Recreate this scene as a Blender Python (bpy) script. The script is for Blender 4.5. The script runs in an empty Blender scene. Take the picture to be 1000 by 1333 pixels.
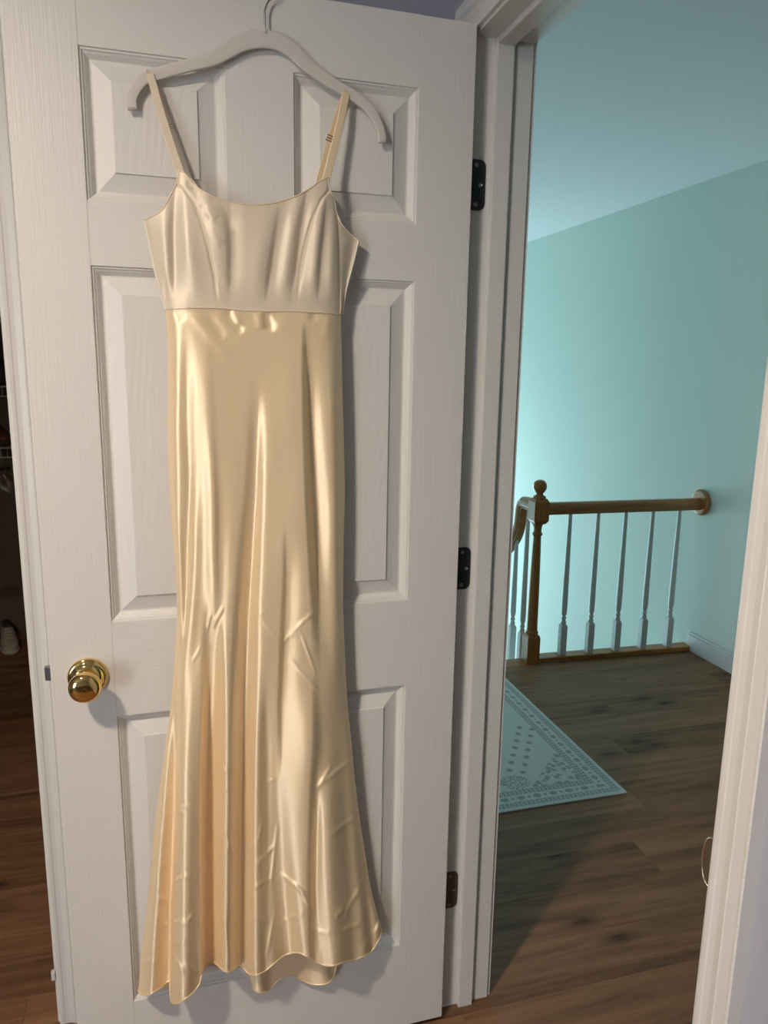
import bpy, bmesh, math, random
from mathutils import Vector, Matrix
random.seed(7)
S = bpy.context.scene
COL = S.collection

# ------------------------------------------------------------------ camera
CF = 958.13                                     # focal length in pixels of a 1000 x 1333 frame
CC = Vector((0.0, 0.0, 1.46094))
CR = Vector((0.96244276, -0.27103777, 0.01557102))
CU = Vector((0.03743857, 0.18931242, 0.98120291))
CD = Vector((0.26889083, 0.94376869, -0.19234964))
cam = bpy.data.cameras.new('camera')
cam.sensor_fit = 'HORIZONTAL'; cam.sensor_width = 36.0; cam.lens = CF * 36.0 / 1000.0
cam.clip_start = 0.02; cam.clip_end = 60
camo = bpy.data.objects.new('camera', cam); COL.objects.link(camo)
m = Matrix((CR, CU, -CD)).transposed().to_4x4(); m.translation = CC
camo.matrix_world = m
S.camera = camo

# ------------------------------------------------------------------ world, lights, exposure
W = bpy.data.worlds.new('world'); S.world = W; W.use_nodes = True
W.node_tree.nodes['Background'].inputs[0].default_value = (0.55, 0.75, 0.95, 1)
W.node_tree.nodes['Background'].inputs[1].default_value = 0.35
S.view_settings.view_transform = 'Standard'
S.view_settings.look = 'None'
S.view_settings.gamma = 1.0
S.view_settings.use_curve_mapping = False
S.view_settings.exposure = 0.0

LAMP_POS = (-0.78, 0.18, 2.40)
LAMP_COLOR = (1.0, 0.845, 0.67, 1)
LAMP_STRENGTH = 715.0
def area(name, loc, target, sx, sy, power, color):
    l = bpy.data.lights.new(name, 'AREA'); l.shape = 'RECTANGLE'; l.size = sx; l.size_y = sy
    l.energy = power; l.color = color
    o = bpy.data.objects.new(name, l); COL.objects.link(o); o.location = loc
    o.rotation_euler = (Vector(target) - Vector(loc)).to_track_quat('-Z', 'Y').to_euler()
    return o
# daylight of the entrance window at the foot of the stairwell
area('stairwell_daylight', (1.75, 7.14, -0.35), (1.95, 0.0, -0.2), 1.5, 2.4, 112, (0.60, 0.87, 1.0))
# daylight of the bedroom window, left of and behind the camera
area('bedroom_daylight', (-3.76, -2.55, 1.05), (0.15, 1.3, 0.9), 1.2, 1.75, 86, (0.84, 0.92, 1.0))

# ------------------------------------------------------------------ helpers
def at(px, py, y):
    """photo pixel -> point on the vertical plane at depth y"""
    d = CD + CR * ((px - 500) / CF) - CU * ((py - 666.5) / CF)
    return CC + d * ((y - CC.y) / d.y)
def link(name, bm, mat, parent=None, smooth=False, bevel=0.0):
    me = bpy.data.meshes.new(name)
    bmesh.ops.recalc_face_normals(bm, faces=bm.faces[:])
    bm.to_mesh(me); bm.free()
    if smooth:
        for p in me.polygons: p.use_smooth = True
    o = bpy.data.objects.new(name, me); COL.objects.link(o)
    if mat: me.materials.append(mat)
    if parent: o.parent = parent
    if bevel:
        b = o.modifiers.new('bevel', 'BEVEL'); b.width = bevel; b.segments = 2; b.limit_method = 'ANGLE'
        b.angle_limit = math.radians(40)
    return o
def empty(name, loc=(0, 0, 0), rz=0.0, parent=None):
    o = bpy.data.objects.new(name, None); COL.objects.link(o); o.location = loc
    o.rotation_euler = (0, 0, rz); o.empty_display_size = 0.05
    if parent: o.parent = parent
    return o
def tag(o, label=None, cat=None, group=None, kind=None):
    if label: o['label'] = label
    if cat: o['category'] = cat
    if group: o['group'] = group
    if kind: o['kind'] = kind
    return o
def box(bm, a, b):
    x0, y0, z0 = a; x1, y1, z1 = b
    v = [bm.verts.new(p) for p in ((x0,y0,z0),(x1,y0,z0),(x1,y1,z0),(x0,y1,z0),(x0,y0,z1),(x1,y0,z1),(x1,y1,z1),(x0,y1,z1))]
    for f in ((0,3,2,1),(4,5,6,7),(0,1,5,4),(1,2,6,5),(2,3,7,6),(3,0,4,7)): bm.faces.new([v[i] for i in f])
    return bm
def boxes(*ab):
    bm = bmesh.new()
    for a, b in ab: box(bm, a, b)
    return bm
def lathe(bm, prof, seg=24, mat=None, cap=True):
    """prof: (radius, height) about +Z; closes caps"""
    rings = []
    for r, z in prof:
        rings.append([bm.verts.new((r*math.cos(2*math.pi*i/seg), r*math.sin(2*math.pi*i/seg), z)) for i in range(seg)])
    for a, b in zip(rings, rings[1:]):
        for i in range(seg): bm.faces.new((a[i], a[(i+1) % seg], b[(i+1) % seg], b[i]))
    if cap: bm.faces.new(rings[0][::-1]); bm.faces.new(rings[-1])
    if mat is not None: bmesh.ops.transform(bm, matrix=mat, verts=[v for r in rings for v in r])
    return bm
def tube(bm, pts, r, seg=8, up=(0, 0, 1), flat=None, cap=True):
    """sweep a round (or flat: (half width, half thickness)) section along pts"""
    pts = [Vector(p) for p in pts]; n = len(pts); rings = []
    for i, p in enumerate(pts):
        t = (pts[min(i+1, n-1)] - pts[max(i-1, 0)]).normalized()
        u = Vector(up); s = t.cross(u)
        if s.length < 1e-4: s = t.cross(Vector((1, 0, 0)))
        s.normalize(); q = s.cross(t).normalized()
        rr = r[i] if isinstance(r, (list, tuple)) else r
        ring = []
        for k in range(seg):
            a = 2*math.pi*(k+0.5)/seg
            if flat:
                w, h = flat; w *= rr; e = 0.45
                ca, sa = math.cos(a), math.sin(a)
                ring.append(bm.verts.new(p + s*(w*math.copysign(abs(ca)**e, ca)) + q*(h*math.copysign(abs(sa)**e, sa))))
            else:
                ring.append(bm.verts.new(p + s*(rr*math.cos(a)) + q*(rr*math.sin(a))))
        rings.append(ring)
    for a, b in zip(rings, rings[1:]):
        for k in range(seg): bm.faces.new((a[k], a[(k+1) % seg], b[(k+1) % seg], b[k]))
    if cap: bm.faces.new(rings[0][::-1]); bm.faces.new(rings[-1])
    return bm
def spline(pts, n):
    """Catmull-Rom through pts, n samples, by chord length"""
    pts = [Vector(p) for p in pts]
    if len(pts) == 2: return [pts[0].lerp(pts[1], i/(n-1)) for i in range(n)]
    L = [0.0]
    for a, b in zip(pts, pts[1:]): L.append(L[-1] + (b-a).length)
    out = []
    for i in range(n):
        d = L[-1]*i/(n-1); k = 0
        while k < len(L)-2 and d > L[k+1]: k += 1
        t = (d-L[k])/(L[k+1]-L[k]) if L[k+1] > L[k] else 0
        p0 = pts[max(k-1, 0)]; p1 = pts[k]; p2 = pts[k+1]; p3 = pts[min(k+2, len(pts)-1)]
        d1 = L[k+1]-L[k]; d0 = (p1-p0).length or d1; d2 = (p3-p2).length or d1
        m1 = ((p2-p1)/d1*d0 + (p1-p0)/d0*d1)/(d0+d1)*d1 if k > 0 else (p2-p1)
        m2 = ((p3-p2)/d2*d1 + (p2-p1)/d1*d2)/(d1+d2)*d1 if k < len(pts)-2 else (p2-p1)
        t2, t3 = t*t, t*t*t
        out.append(p1*(2*t3-3*t2+1) + m1*(t3-2*t2+t) + p2*(-2*t3+3*t2) + m2*(t3-t2))
    return out
def poly_at(pl, y):
    """piecewise linear value: pl = [(key, value), ...]"""
    if y <= pl[0][0]: return pl[0][1]
    for (a, va), (b, vb) in zip(pl, pl[1:]):
        if y <= b:
            t = (y-a)/(b-a); return va + (vb-va)*t
    return pl[-1][1]
def sstep(a, b, x):
    t = min(1, max(0, (x-a)/(b-a))); return t*t*(3-2*t)

# ------------------------------------------------------------------ materials
class NT:
    def __init__(s, name):
        s.m = bpy.data.materials.new(name); s.m.use_nodes = True
        s.t = s.m.node_tree; s.b = s.t.nodes['Principled BSDF']
    def n(s, kind, **kw):
        o = s.t.nodes.new(kind)
        for k, v in kw.items():
            if k.startswith('i_'):
                key = k[2:]; o.inputs[int(key) if key.isdigit() else key.replace('_', ' ')].default_value = v
            else: setattr(o, k, v)
        return o
    def l(s, a, b): s.t.links.new(a, b)
    def math(s, op, a, b=None, c=None):
        o = s.n('ShaderNodeMath', operation=op)
        for i, v in enumerate((a, b, c)):
            if v is None: continue
            if isinstance(v, (int, float)): o.inputs[i].default_value = v
            else: s.l(v, o.inputs[i])
        return o.outputs[0]
    def coord(s, scale=(1, 1, 1), random_offset=False):
        tc = s.n('ShaderNodeTexCoord'); mp = s.n('ShaderNodeMapping'); mp.inputs['Scale'].default_value = scale
        src = tc.outputs['Object']
        if random_offset:
            oi = s.n('ShaderNodeObjectInfo'); va = s.n('ShaderNodeVectorMath', operation='MULTIPLY_ADD')
            cb = s.n('ShaderNodeCombineXYZ')
            s.l(oi.outputs['Random'], cb.inputs[0]); s.l(oi.outputs['Random'], cb.inputs[1]); s.l(oi.outputs['Random'], cb.inputs[2])
            s.l(cb.outputs[0], va.inputs[0]); va.inputs[1].default_value = (37.0, 91.0, 53.0); s.l(src, va.inputs[2]); src = va.outputs[0]
        s.l(src, mp.inputs[0]); return mp.outputs[0]
    def ramp(s, src, stops):
        r = s.n('ShaderNodeValToRGB'); e = r.color_ramp.elements
        while len(e) < len(stops): e.new(0.5)
        for k, (p, c) in enumerate(stops): e[k].position = p; e[k].color = (*c, 1) if len(c) == 3 else c
        s.l(src, r.inputs[0]); return r.outputs[0]
    def bump(s, h, strength, dist=0.001):
        b = s.n('ShaderNodeBump'); b.inputs['Strength'].default_value = strength; b.inputs['Distance'].default_value = dist
        s.l(h, b.inputs['Height']); s.l(b.outputs[0], s.b.inputs['Normal'])
def plain(name, col, rough=0.5, metal=0.0, **kw):
    t = NT(name); t.b.inputs['Base Color'].default_value = (*col, 1)
    t.b.inputs['Roughness'].default_value = rough; t.b.inputs['Metallic'].default_value = metal
    for k, v in kw.items(): t.b.inputs[k.replace('_', ' ')].default_value = v
    return t
def wall_paint(name, col, rough=0.75, bump=0.12):
    t = plain(name, col, rough); n = t.n('ShaderNodeTexNoise', i_Scale=260.0, i_Detail=3.0)
    t.l(t.coord(), n.inputs['Vector']); t.bump(n.outputs[0], bump, 0.0006); return t.m
def door_paint(name, scale, strength=0.55, cath=False):
    t = plain(name, WHITE, 0.42)
    n = t.n('ShaderNodeTexNoise', i_Scale=1.0, i_Detail=2.0, i_Roughness=0.55); t.l(t.coord(scale), n.inputs['Vector'])
    h = n.outputs[0]
    if cath:                                       # cathedral grain of the moulded panels
        w = t.n('ShaderNodeTexWave', wave_type='RINGS', rings_direction='Y', i_Scale=26.0, i_Distortion=7.0, i_Detail=2.0)
        w.inputs['Detail Scale'].default_value = 0.7
        t.l(t.coord((1.0, 1.0, 0.22)), w.inputs['Vector'])
        h = t.math('ADD', t.math('MULTIPLY', h, 0.6), t.math('MULTIPLY', w.outputs['Fac'], 0.28))
    t.bump(h, strength, 0.0009); return t.m
WHITE = (0.74, 0.715, 0.67)
M = {}
M['grain_v'] = door_paint('white_door_paint_upright_grain', (330, 330, 9))
M['grain_h'] = door_paint('white_door_paint_level_grain', (9, 330, 330))
M['grain_p'] = door_paint('white_door_paint_cathedral_grain', (260, 260, 14), 0.5, True)
M['trim'] = wall_paint('white_trim_paint', WHITE, 0.38, 0.05)
M['lavender'] = wall_paint('grey_lavender_wall_paint', (0.40, 0.395, 0.45))
M['mint'] = wall_paint('pale_mint_wall_paint', (0.63, 0.72, 0.66))
M['ceiling'] = wall_paint('white_ceiling_paint', (0.74, 0.76, 0.76), 0.85, 0.25)
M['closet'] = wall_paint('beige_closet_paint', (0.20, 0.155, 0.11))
M['hallwhite'] = plain('white_baluster_paint', (0.66, 0.68, 0.67), 0.4).m
M['brass'] = plain('polished_brass', (0.80, 0.56, 0.20), 0.08, 1.0).m
M['steel'] = plain('grey_steel', (0.28, 0.27, 0.26), 0.25, 1.0).m
M['wire'] = plain('hook_wire', (0.45, 0.42, 0.40), 0.25, 1.0).m
M['hinge'] = plain('dark_green_black_hinge', (0.028, 0.034, 0.028), 0.5, 0.3).m
M['hinge_brown'] = plain('brown_worn_hinge', (0.11, 0.08, 0.048), 0.55, 0.3).m
M['strike'] = plain('pale_brass_strike', (0.62, 0.54, 0.40), 0.25, 1.0).m
M['black'] = plain('black_hole', (0.01, 0.008, 0.006), 0.6).m

def wood(name, dark, light, scale, rough, axis_long='X', knots=False):
    t = plain(name, light, rough)
    sc = {'X': (1.3, 16, 16), 'Z': (16, 16, 1.3), 'Y': (16, 1.3, 16)}[axis_long]
    c = t.coord(tuple(s*scale for s in sc), True)
    n1 = t.n('ShaderNodeTexNoise', i_Scale=1.0, i_Detail=6.0, i_Roughness=0.62); n1.inputs['Distortion'].default_value = 0.8
    t.l(c, n1.inputs['Vector'])
    n2 = t.n('ShaderNodeTexNoise', i_Scale=6.0, i_Detail=4.0, i_Roughness=0.7); t.l(c, n2.inputs['Vector'])
    f = t.math('ADD', t.math('MULTIPLY', n1.outputs[0], 0.72), t.math('MULTIPLY', n2.outputs[0], 0.30))
    if knots:
        oi = t.n('ShaderNodeObjectInfo')
        f = t.math('ADD', f, t.math('MULTIPLY', t.math('SUBTRACT', oi.outputs['Random'], 0.5), 0.16))
    col = t.ramp(f, [(0.30, dark), (0.48, tuple(d*0.45+l*0.55 for d, l in zip(dark, light))), (0.66, light)])
    if knots:
        v = t.n('ShaderNodeTexVoronoi', i_Scale=1.0, voronoi_dimensions='2D'); v.inputs['Randomness'].default_value = 1.0
        t.l(t.coord((2.1, 6.1, 6.1), True), v.inputs['Vector'])
        k = t.ramp(v.outputs['Distance'], [(0.03, (1, 1, 1)), (0.08, (0.5, 0.5, 0.5)), (0.17, (0, 0, 0))])
        sx_ = t.n('ShaderNodeSeparateColor'); t.l(v.outputs['Color'], sx_.inputs[0])
        kn = t.math('MULTIPLY', k, t.math('MULTIPLY', t.math('GREATER_THAN', sx_.outputs[0], 0.45), t.math('ADD', t.math('MULTIPLY', n2.outputs[0], 1.6), -0.05)))
        mx = t.n('ShaderNodeMix', data_type='RGBA'); t.l(kn, mx.inputs[0]); t.l(col, mx.inputs[6])
        mx.inputs[7].default_value = (dark[0]*0.30, dark[1]*0.28, dark[2]*0.28, 1); col = mx.outputs[2]
    t.l(col, t.b.inputs['Base Color']); t.bump(f, 0.25, 0.001); t.b.inputs['Specular IOR Level'].default_value = 0.3 if knots else 0.5; return t.m
M['plank'] = wood('brown_oak_plank', (0.078, 0.034, 0.016), (0.335, 0.170, 0.088), 1.0, 0.55, 'X', True)
M['rail'] = wood('golden_oak_railing', (0.21, 0.066, 0.014), (0.50, 0.215, 0.060), 2.0, 0.30, 'X')
M['newel'] = wood('golden_oak_newel', (0.21, 0.062, 0.012), (0.48, 0.19, 0.048), 2.0, 0.30, 'Z')
M['carpetless'] = plain('under_floor', (0.05, 0.035, 0.025), 0.8).m

def satin(name, col, metal, rough, aniso, grain, spec=1.0):
    """satin weave: the highlight is stretched along the upright threads"""
    t = plain(name, col, rough, metal); b = t.b
    b.inputs['Anisotropic'].default_value = aniso; b.inputs['Specular IOR Level'].default_value = spec
    b.inputs['IOR'].default_value = 1.5 + 0.45*spec
    tg = t.n('ShaderNodeCombineXYZ'); tg.inputs[2].default_value = 1.0; t.l(tg.outputs[0], b.inputs['Tangent'])
    n = t.n('ShaderNodeTexNoise', i_Scale=1.0, i_Detail=2.0); t.l(t.coord((760, 760, 560)), n.inputs['Vector'])
    n2 = t.n('ShaderNodeTexNoise', i_Scale=1.0, i_Detail=3.0); t.l(t.coord((30, 30, 12)), n2.inputs['Vector'])
    t.bump(t.math('ADD', t.math('MULTIPLY', n.outputs[0], grain), t.math('MULTIPLY', n2.outputs[0], 1.2)), 0.5, 0.0012)
    return t.m
M['satin'] = satin('champagne_gold_satin', (0.96, 0.74, 0.45), 0.18, 0.50, 0.88, 0.34)
M['crepe'] = satin('pale_champagne_satin', (0.82, 0.69, 0.52), 0.15, 0.56, 0.7, 0.16, 0.6)
M['piping'] = plain('ivory_piping', (0.82, 0.76, 0.66), 0.5).m
M['velvet'] = NT('ivory_flocked_velvet').m
_t = plain('tmp', (0, 0, 0)); bpy.data.materials.remove(_t.m)
_b = M['velvet'].node_tree.nodes['Principled BSDF']
_b.inputs['Base Color'].default_value = (0.66, 0.61, 0.55, 1); _b.inputs['Roughness'].default_value = 0.9
_b.inputs['Sheen Weight'].default_value = 0.5

# ------------------------------------------------------------------ the setting: floor
ZC = 2.407
floor = link('floor', boxes(((-3.8, -3.4, -0.16), (0.67, 1.55, -0.012)), ((-1.7, 1.55, -0.16), (0.5, 4.3, -0.012)),
                            ((0.67, -3.2, -0.16), (2.61, 3.16, -0.012))), M['carpetless'])
tag(floor, kind='structure')
PW, PL = 0.1527, 1.22
plank_mesh = {}
def plank(x0, x1, y0, y1, z=0.0):
    L, w = round(x1-x0, 3), round(y1-y0, 3)
    if (L, w) not in plank_mesh:
        bm = bmesh.new(); g, c, t = 0.0002, 0.0009, 0.012
        b0 = [bm.verts.new(p) for p in ((g, g, -t), (L-g, g, -t), (L-g, w-g, -t), (g, w-g, -t))]
        b1 = [bm.verts.new(p) for p in ((g, g, -c*.6), (L-g, g, -c*.6), (L-g, w-g, -c*.6), (g, w-g, -c*.6))]
        b2 = [bm.verts.new(p) for p in ((g+c, g+c, 0), (L-g-c, g+c, 0), (L-g-c, w-g-c, 0), (g+c, w-g-c, 0))]
        for a, b in ((b0, b1), (b1, b2)):
            for i in range(4): bm.faces.new((a[i], a[(i+1) % 4], b[(i+1) % 4], b[i]))
        bm.faces.new(b2); bm.faces.new(b0[::-1])
        o = link('plank', bm, M['plank'], floor); plank_mesh[(L, w)] = o.data
    else:
        o = bpy.data.objects.new('plank', plank_mesh[(L, w)]); COL.objects.link(o); o.parent = floor
    o.location = (x0, y0, z)
y_ref = 1.487
k = math.floor((-0.6-y_ref)/PW)
rows = []
while y_ref + k*PW < 4.3:
    rows.append((y_ref+k*PW, y_ref+(k+1)*PW, k)); k += 1
def lay(xa, xb, ya, yb):
    for y0, y1, k in rows:
        a, b = max(y0, ya), min(y1, yb)
        if b-a < 0.01: continue
        off = ((k*0.437) % 1.0)*PL
        x = xa - off
        while x < xb:
            p, q = max(x, xa), min(x+PL, xb)
            if q-p > 0.02: plank(p, q, a, b)
            x += PL
lay(-1.7, 2.606, 0.60, 1.365)          # bedroom, doorway and hall in one run
lay(-1.7, 0.545, 1.365, 1.55)
lay(0.66, 2.606, 1.365, 3.16)
lay(0.66, 2.606, -0.6, 0.60)
lay(-1.7, 0.545, -0.6, 0.60)
lay(-1.6, 0.40, 1.55, 4.25)
# ------------------------------------------------------------------ walls and ceiling
def struct(name, bm, mat, **kw): return tag(link(name, bm, mat, **kw), kind='structure')
struct('ceiling', boxes(((-3.9, -3.5, ZC), (2.75, 7.3, ZC+0.1))), M['ceiling'])
XR0, XR1, YN, YF, ZH = 0.545, 0.662, 0.586, 1.364, 2.048
# the wall with the doorway: lavender towards the bedroom, mint towards the hall
wr = struct('wall_right', boxes(((XR0, -3.4, 0), (XR1-0.01, YN-0.019, ZC)), ((XR0, YF+0.019, 0), (XR1-0.01, 7.2, ZC)),
                                ((XR0, YN-0.019, ZH+0.019), (XR1-0.01, YF+0.019, ZC))), M['lavender'])
link('hall_plaster', boxes(((XR1-0.01, -3.2, 0), (XR1, YN-0.019, ZC)), ((XR1-0.01, YF+0.019, -2.75), (XR1, 7.2, ZC)),
                           ((XR1-0.01, YN-0.019, ZH+0.019), (XR1, YF+0.019, ZC))), M['mint'], wr)
XF = 2.614
struct('wall_far', boxes(((XF, -3.2, -2.75), (XF+0.1, 7.2, ZC))), M['mint'])
struct('wall_hall_near', boxes(((XR1, -3.3, 0), (XF+0.1, -3.2, ZC))), M['mint'])
struct('wall_stairwell', boxes(((XR1, 7.2, -2.75), (0.95, 7.3, ZC)), ((2.55, 7.2, -2.75), (XF+0.1, 7.3, ZC)),
                               ((0.95, 7.2, 0.9), (2.55, 7.3, ZC)), ((0.95, 7.2, -2.75), (2.55, 7.3, -1.6)),
                               ((XR1, 3.0, -2.75), (XF, 3.05, -0.16))), M['mint'])
struct('floor_lower', boxes(((XR1, 3.0, -2.85), (XF+0.1, 7.3, -2.75))), M['carpetless'])
w1 = struct('window_1', boxes(((0.95, 7.22, -1.6), (1.0, 7.28, 0.9)), ((2.5, 7.22, -1.6), (2.55, 7.28, 0.9)),
                              ((1.0, 7.22, 0.85), (2.5, 7.28, 0.9)), ((1.0, 7.22, -1.6), (2.5, 7.28, -1.55)),
                              ((1.73, 7.22, -1.55), (1.77, 7.28, 0.85))), M['hallwhite'])
gl = plain('window_glass', (0.95, 0.98, 1.0), 0.02, 0.0, Transmission_Weight=1.0).m
link('pane', boxes(((1.0, 7.245, -1.55), (1.73, 7.25, 0.85))), gl, w1)
link('pane', boxes(((1.77, 7.245, -1.55), (2.5, 7.25, 0.85))), gl, w1)
# wall behind the open door, with the closet opening
YB = 1.55
CX = -0.304                                     # right jamb face of the closet opening
struct('wall_back', boxes(((CX+0.019, YB, 0), (XR0, YB+0.11, ZC)), ((-1.38-0.019, YB, 2.08), (CX+0.019, YB+0.11, ZC)),
                          ((-3.8, YB, 0), (-1.40, YB+0.11, ZC))), M['lavender'])
WY0, WY1 = -3.2, -1.9                           # bedroom window, left of and behind the camera
struct('wall_left', boxes(((-3.9, -3.4, 0), (-3.8, WY0, ZC)), ((-3.9, WY1, 0), (-3.8, 1.66, ZC)), ((-3.9, WY0, 0), (-3.8, WY1, 0.12)), ((-3.9, WY0, 2.0), (-3.8, WY1, ZC))), M['lavender'])
struct('wall_camera', boxes(((-3.9, -3.5, 0), (XR1, -3.4, ZC))), M['lavender'])
w2 = struct('window_2', boxes(((-3.88, WY0, 0.12), (-3.82, WY0+0.05, 2.0)), ((-3.88, WY1-0.05, 0.12), (-3.82, WY1, 2.0)),
                              ((-3.88, WY0+0.05, 0.12), (-3.82, WY1-0.05, 0.17)), ((-3.88, WY0+0.05, 1.95), (-3.82, WY1-0.05, 2.0)),
                              ((-3.88, WY0+0.05, 1.04), (-3.82, WY1-0.05, 1.08))), M['trim'])
link('pane', boxes(((-3.855, WY0+0.05, 0.17), (-3.85, WY1-0.05, 1.04))), gl, w2)
link('pane', boxes(((-3.855, WY0+0.05, 1.08), (-3.85, WY1-0.05, 1.95))), gl, w2)
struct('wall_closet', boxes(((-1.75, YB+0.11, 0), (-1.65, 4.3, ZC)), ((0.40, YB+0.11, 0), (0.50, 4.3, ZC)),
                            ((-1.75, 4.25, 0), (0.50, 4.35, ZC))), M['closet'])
def casing_profile():                           # (distance out from the opening edge, thickness)
    return [(0, 0), (0, 0.008), (0.004, 0.0095), (0.010, 0.0095), (0.012, 0.0085), (0.020, 0.0085), (0.030, 0.0115), (0.0335, 0.0145),
            (0.0355, 0.0135), (0.037, 0.0155), (0.051, 0.0165), (0.055, 0.0175), (0.057, 0.0165), (0.057, 0)]
def strip(bm, prof, place):
    """extrude a profile between two placings place(u, v, end)"""
    n = len(prof)
    A = [bm.verts.new(place(u, v, 0)) for u, v in prof]; B = [bm.verts.new(place(u, v, 1)) for u, v in prof]
    for i in range(n): bm.faces.new((A[i], A[(i+1) % n], B[(i+1) % n], B[i]))
    bm.faces.new(A); bm.faces.new(B[::-1])
    return bm
cp = casing_profile()
RV = 0.005
frame = tag(empty('trim_1'), kind='structure')
def casing_leg(y_edge, sgn, x_face, xs, name='casing'):
    bm = bmesh.new()
    strip(bm, cp, lambda u, v, e: (x_face - xs*v, y_edge + sgn*u, 0 if e == 0 else ZH + RV + u))
    link(name, bm, M['trim'], frame)
def casing_head(x_face, xs):
    bm = bmesh.new()
    strip(bm, cp, lambda u, v, e: (x_face - xs*v, (YN-RV-u) if e == 0 else (YF+RV+u), ZH + RV + u))
    link('head_casing', bm, M['trim'], frame)
casing_leg(YN-RV, -1, XR0, 1); casing_leg(YF+RV, 1, XR0, 1); casing_head(XR0, 1)
casing_leg(YN-RV, -1, XR1, -1); casing_leg(YF+RV, 1, XR1, -1); casing_head(XR1, -1)
JT = 0.019
link('jamb', boxes(((XR0, YF, 0), (XR1, YF+JT, ZH+JT))), M['trim'], frame, bevel=0.0012)
link('jamb', boxes(((XR0, YN-JT, 0), (XR1, YN, ZH+JT))), M['trim'], frame, bevel=0.0012)
link('head_jamb', boxes(((XR0, YN, ZH), (XR1, YF, ZH+JT))), M['trim'], frame, bevel=0.0012)
SX0, SX1, ST = 0.584, 0.619, 0.0115
link('door_stop', boxes(((SX0, YF-ST, 0), (SX1, YF, ZH))), M['trim'], frame, bevel=0.002)
link('door_stop', boxes(((SX0, YN, 0), (SX1, YN+ST, ZH))), M['trim'], frame, bevel=0.002)
link('head_stop', boxes(((SX0, YN+ST, ZH-ST), (SX1, YF-ST, ZH))), M['trim'], frame, bevel=0.002)
def hinge(zt, zb, mat):
    bm = bmesh.new(); r = 0.012; x0, x1 = 0.541, 0.5745; pts = [(x0, zb), (x1-r, zb)]
    for i in range(1, 6): a = -math.pi/2 + math.pi/2*i/6; pts.append((x1-r+r*math.cos(a), zb+r+r*math.sin(a)))
    pts.append((x1, zb+r)); pts.append((x1, zt-r))
    for i in range(1, 6): a = math.pi/2*i/6; pts.append((x1-r+r*math.cos(a), zt-r+r*math.sin(a)))
    pts += [(x1-r, zt), (x0, zt)]
    A = [bm.verts.new((x, YF-0.0022, z)) for x, z in pts]; B = [bm.verts.new((x, YF+0.001, z)) for x, z in pts]
    n = len(pts)
    for i in range(n): bm.faces.new((A[i], A[(i+1) % n], B[(i+1) % n], B[i]))
    bm.faces.new(A); bm.faces.new(B[::-1])
    h = link('hinge_leaf', bm, mat, frame)
    for dz, dx in ((-0.010, 0.556), (-(zt-zb)/2, 0.565), (-(zt-zb)+0.010, 0.556)):
        s = bmesh.new()
        lathe(s, [(0.0042, 0), (0.0042, 0.0008), (0.0030, 0.0012), (0.0016, 0.0003)], 12,
              Matrix.Translation((dx, YF-0.0022, zt+dz)) @ Matrix.Rotation(math.pi/2, 4, 'X'))
        link('screw', s, M['steel'], h)
    s = bmesh.new(); lathe(s, [(0.006, zb), (0.006, zt)], 12, Matrix.Translation((0.539, YF+0.006, 0)))
    link('knuckle', s, mat, h)
hinge(1.842, 1.753, M['hinge']); hinge(1.103, 1.014, M['hinge']); hinge(0.355, 0.264, M['hinge_brown'])
# strike plate with its curled lip on the near jamb
bm = bmesh.new(); n = 14; z0, z1 = 0.908, 0.966
def lip(i): a = math.pi*i/n; return Vector((0.5440, YN + 0.0150*math.sin(a)**0.8, z0 + (z1-z0)*(0.5-0.5*math.cos(a))))
tube(bm, [lip(i) for i in range(n+1)], 0.0011, 8, up=(1, 0, 0))
sp_ = link('strike_plate', boxes(((0.5435, YN, 0.900), (0.583, YN+0.0012, 0.974))), M['strike'], frame)
link('lip_rim', bm, M['strike'], sp_, smooth=True)
bm = bmesh.new(); A = [bm.verts.new(lip(i)) for i in range(n+1)]; B = [bm.verts.new(lip(i)+Vector((0.003, 0, 0))) for i in range(n+1)]
bm.faces.new(A); bm.faces.new(B[::-1])
for i in range(n): bm.faces.new((A[i], A[i+1], B[i+1], B[i]))
bm.faces.new((A[n], A[0], B[0], B[n])); link('lip_tongue', bm, M['hinge_brown'], sp_)
# threshold gap between door frame and floor is covered by the running planks
# baseboards
def baseboard(name, bm_boxes, mat): return struct(name, boxes(*bm_boxes), mat, bevel=0.004)
baseboard('baseboard_far', [((XF-0.014, -3.2, 0), (XF, 3.155, 0.088)), ((XF-0.010, -3.2, 0.088), (XF, 3.155, 0.102))], M['hallwhite'])
baseboard('baseboard_right', [((XR0-0.014, -3.4, 0), (XR0, YN-RV-0.057, 0.10)), ((XR0-0.014, YF+RV+0.057, 0), (XR0, YB, 0.10))], M['trim'])
baseboard('baseboard_back', [((CX+0.067, YB-0.014, 0), (XR0-0.014, YB, 0.10))], M['trim'])
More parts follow.
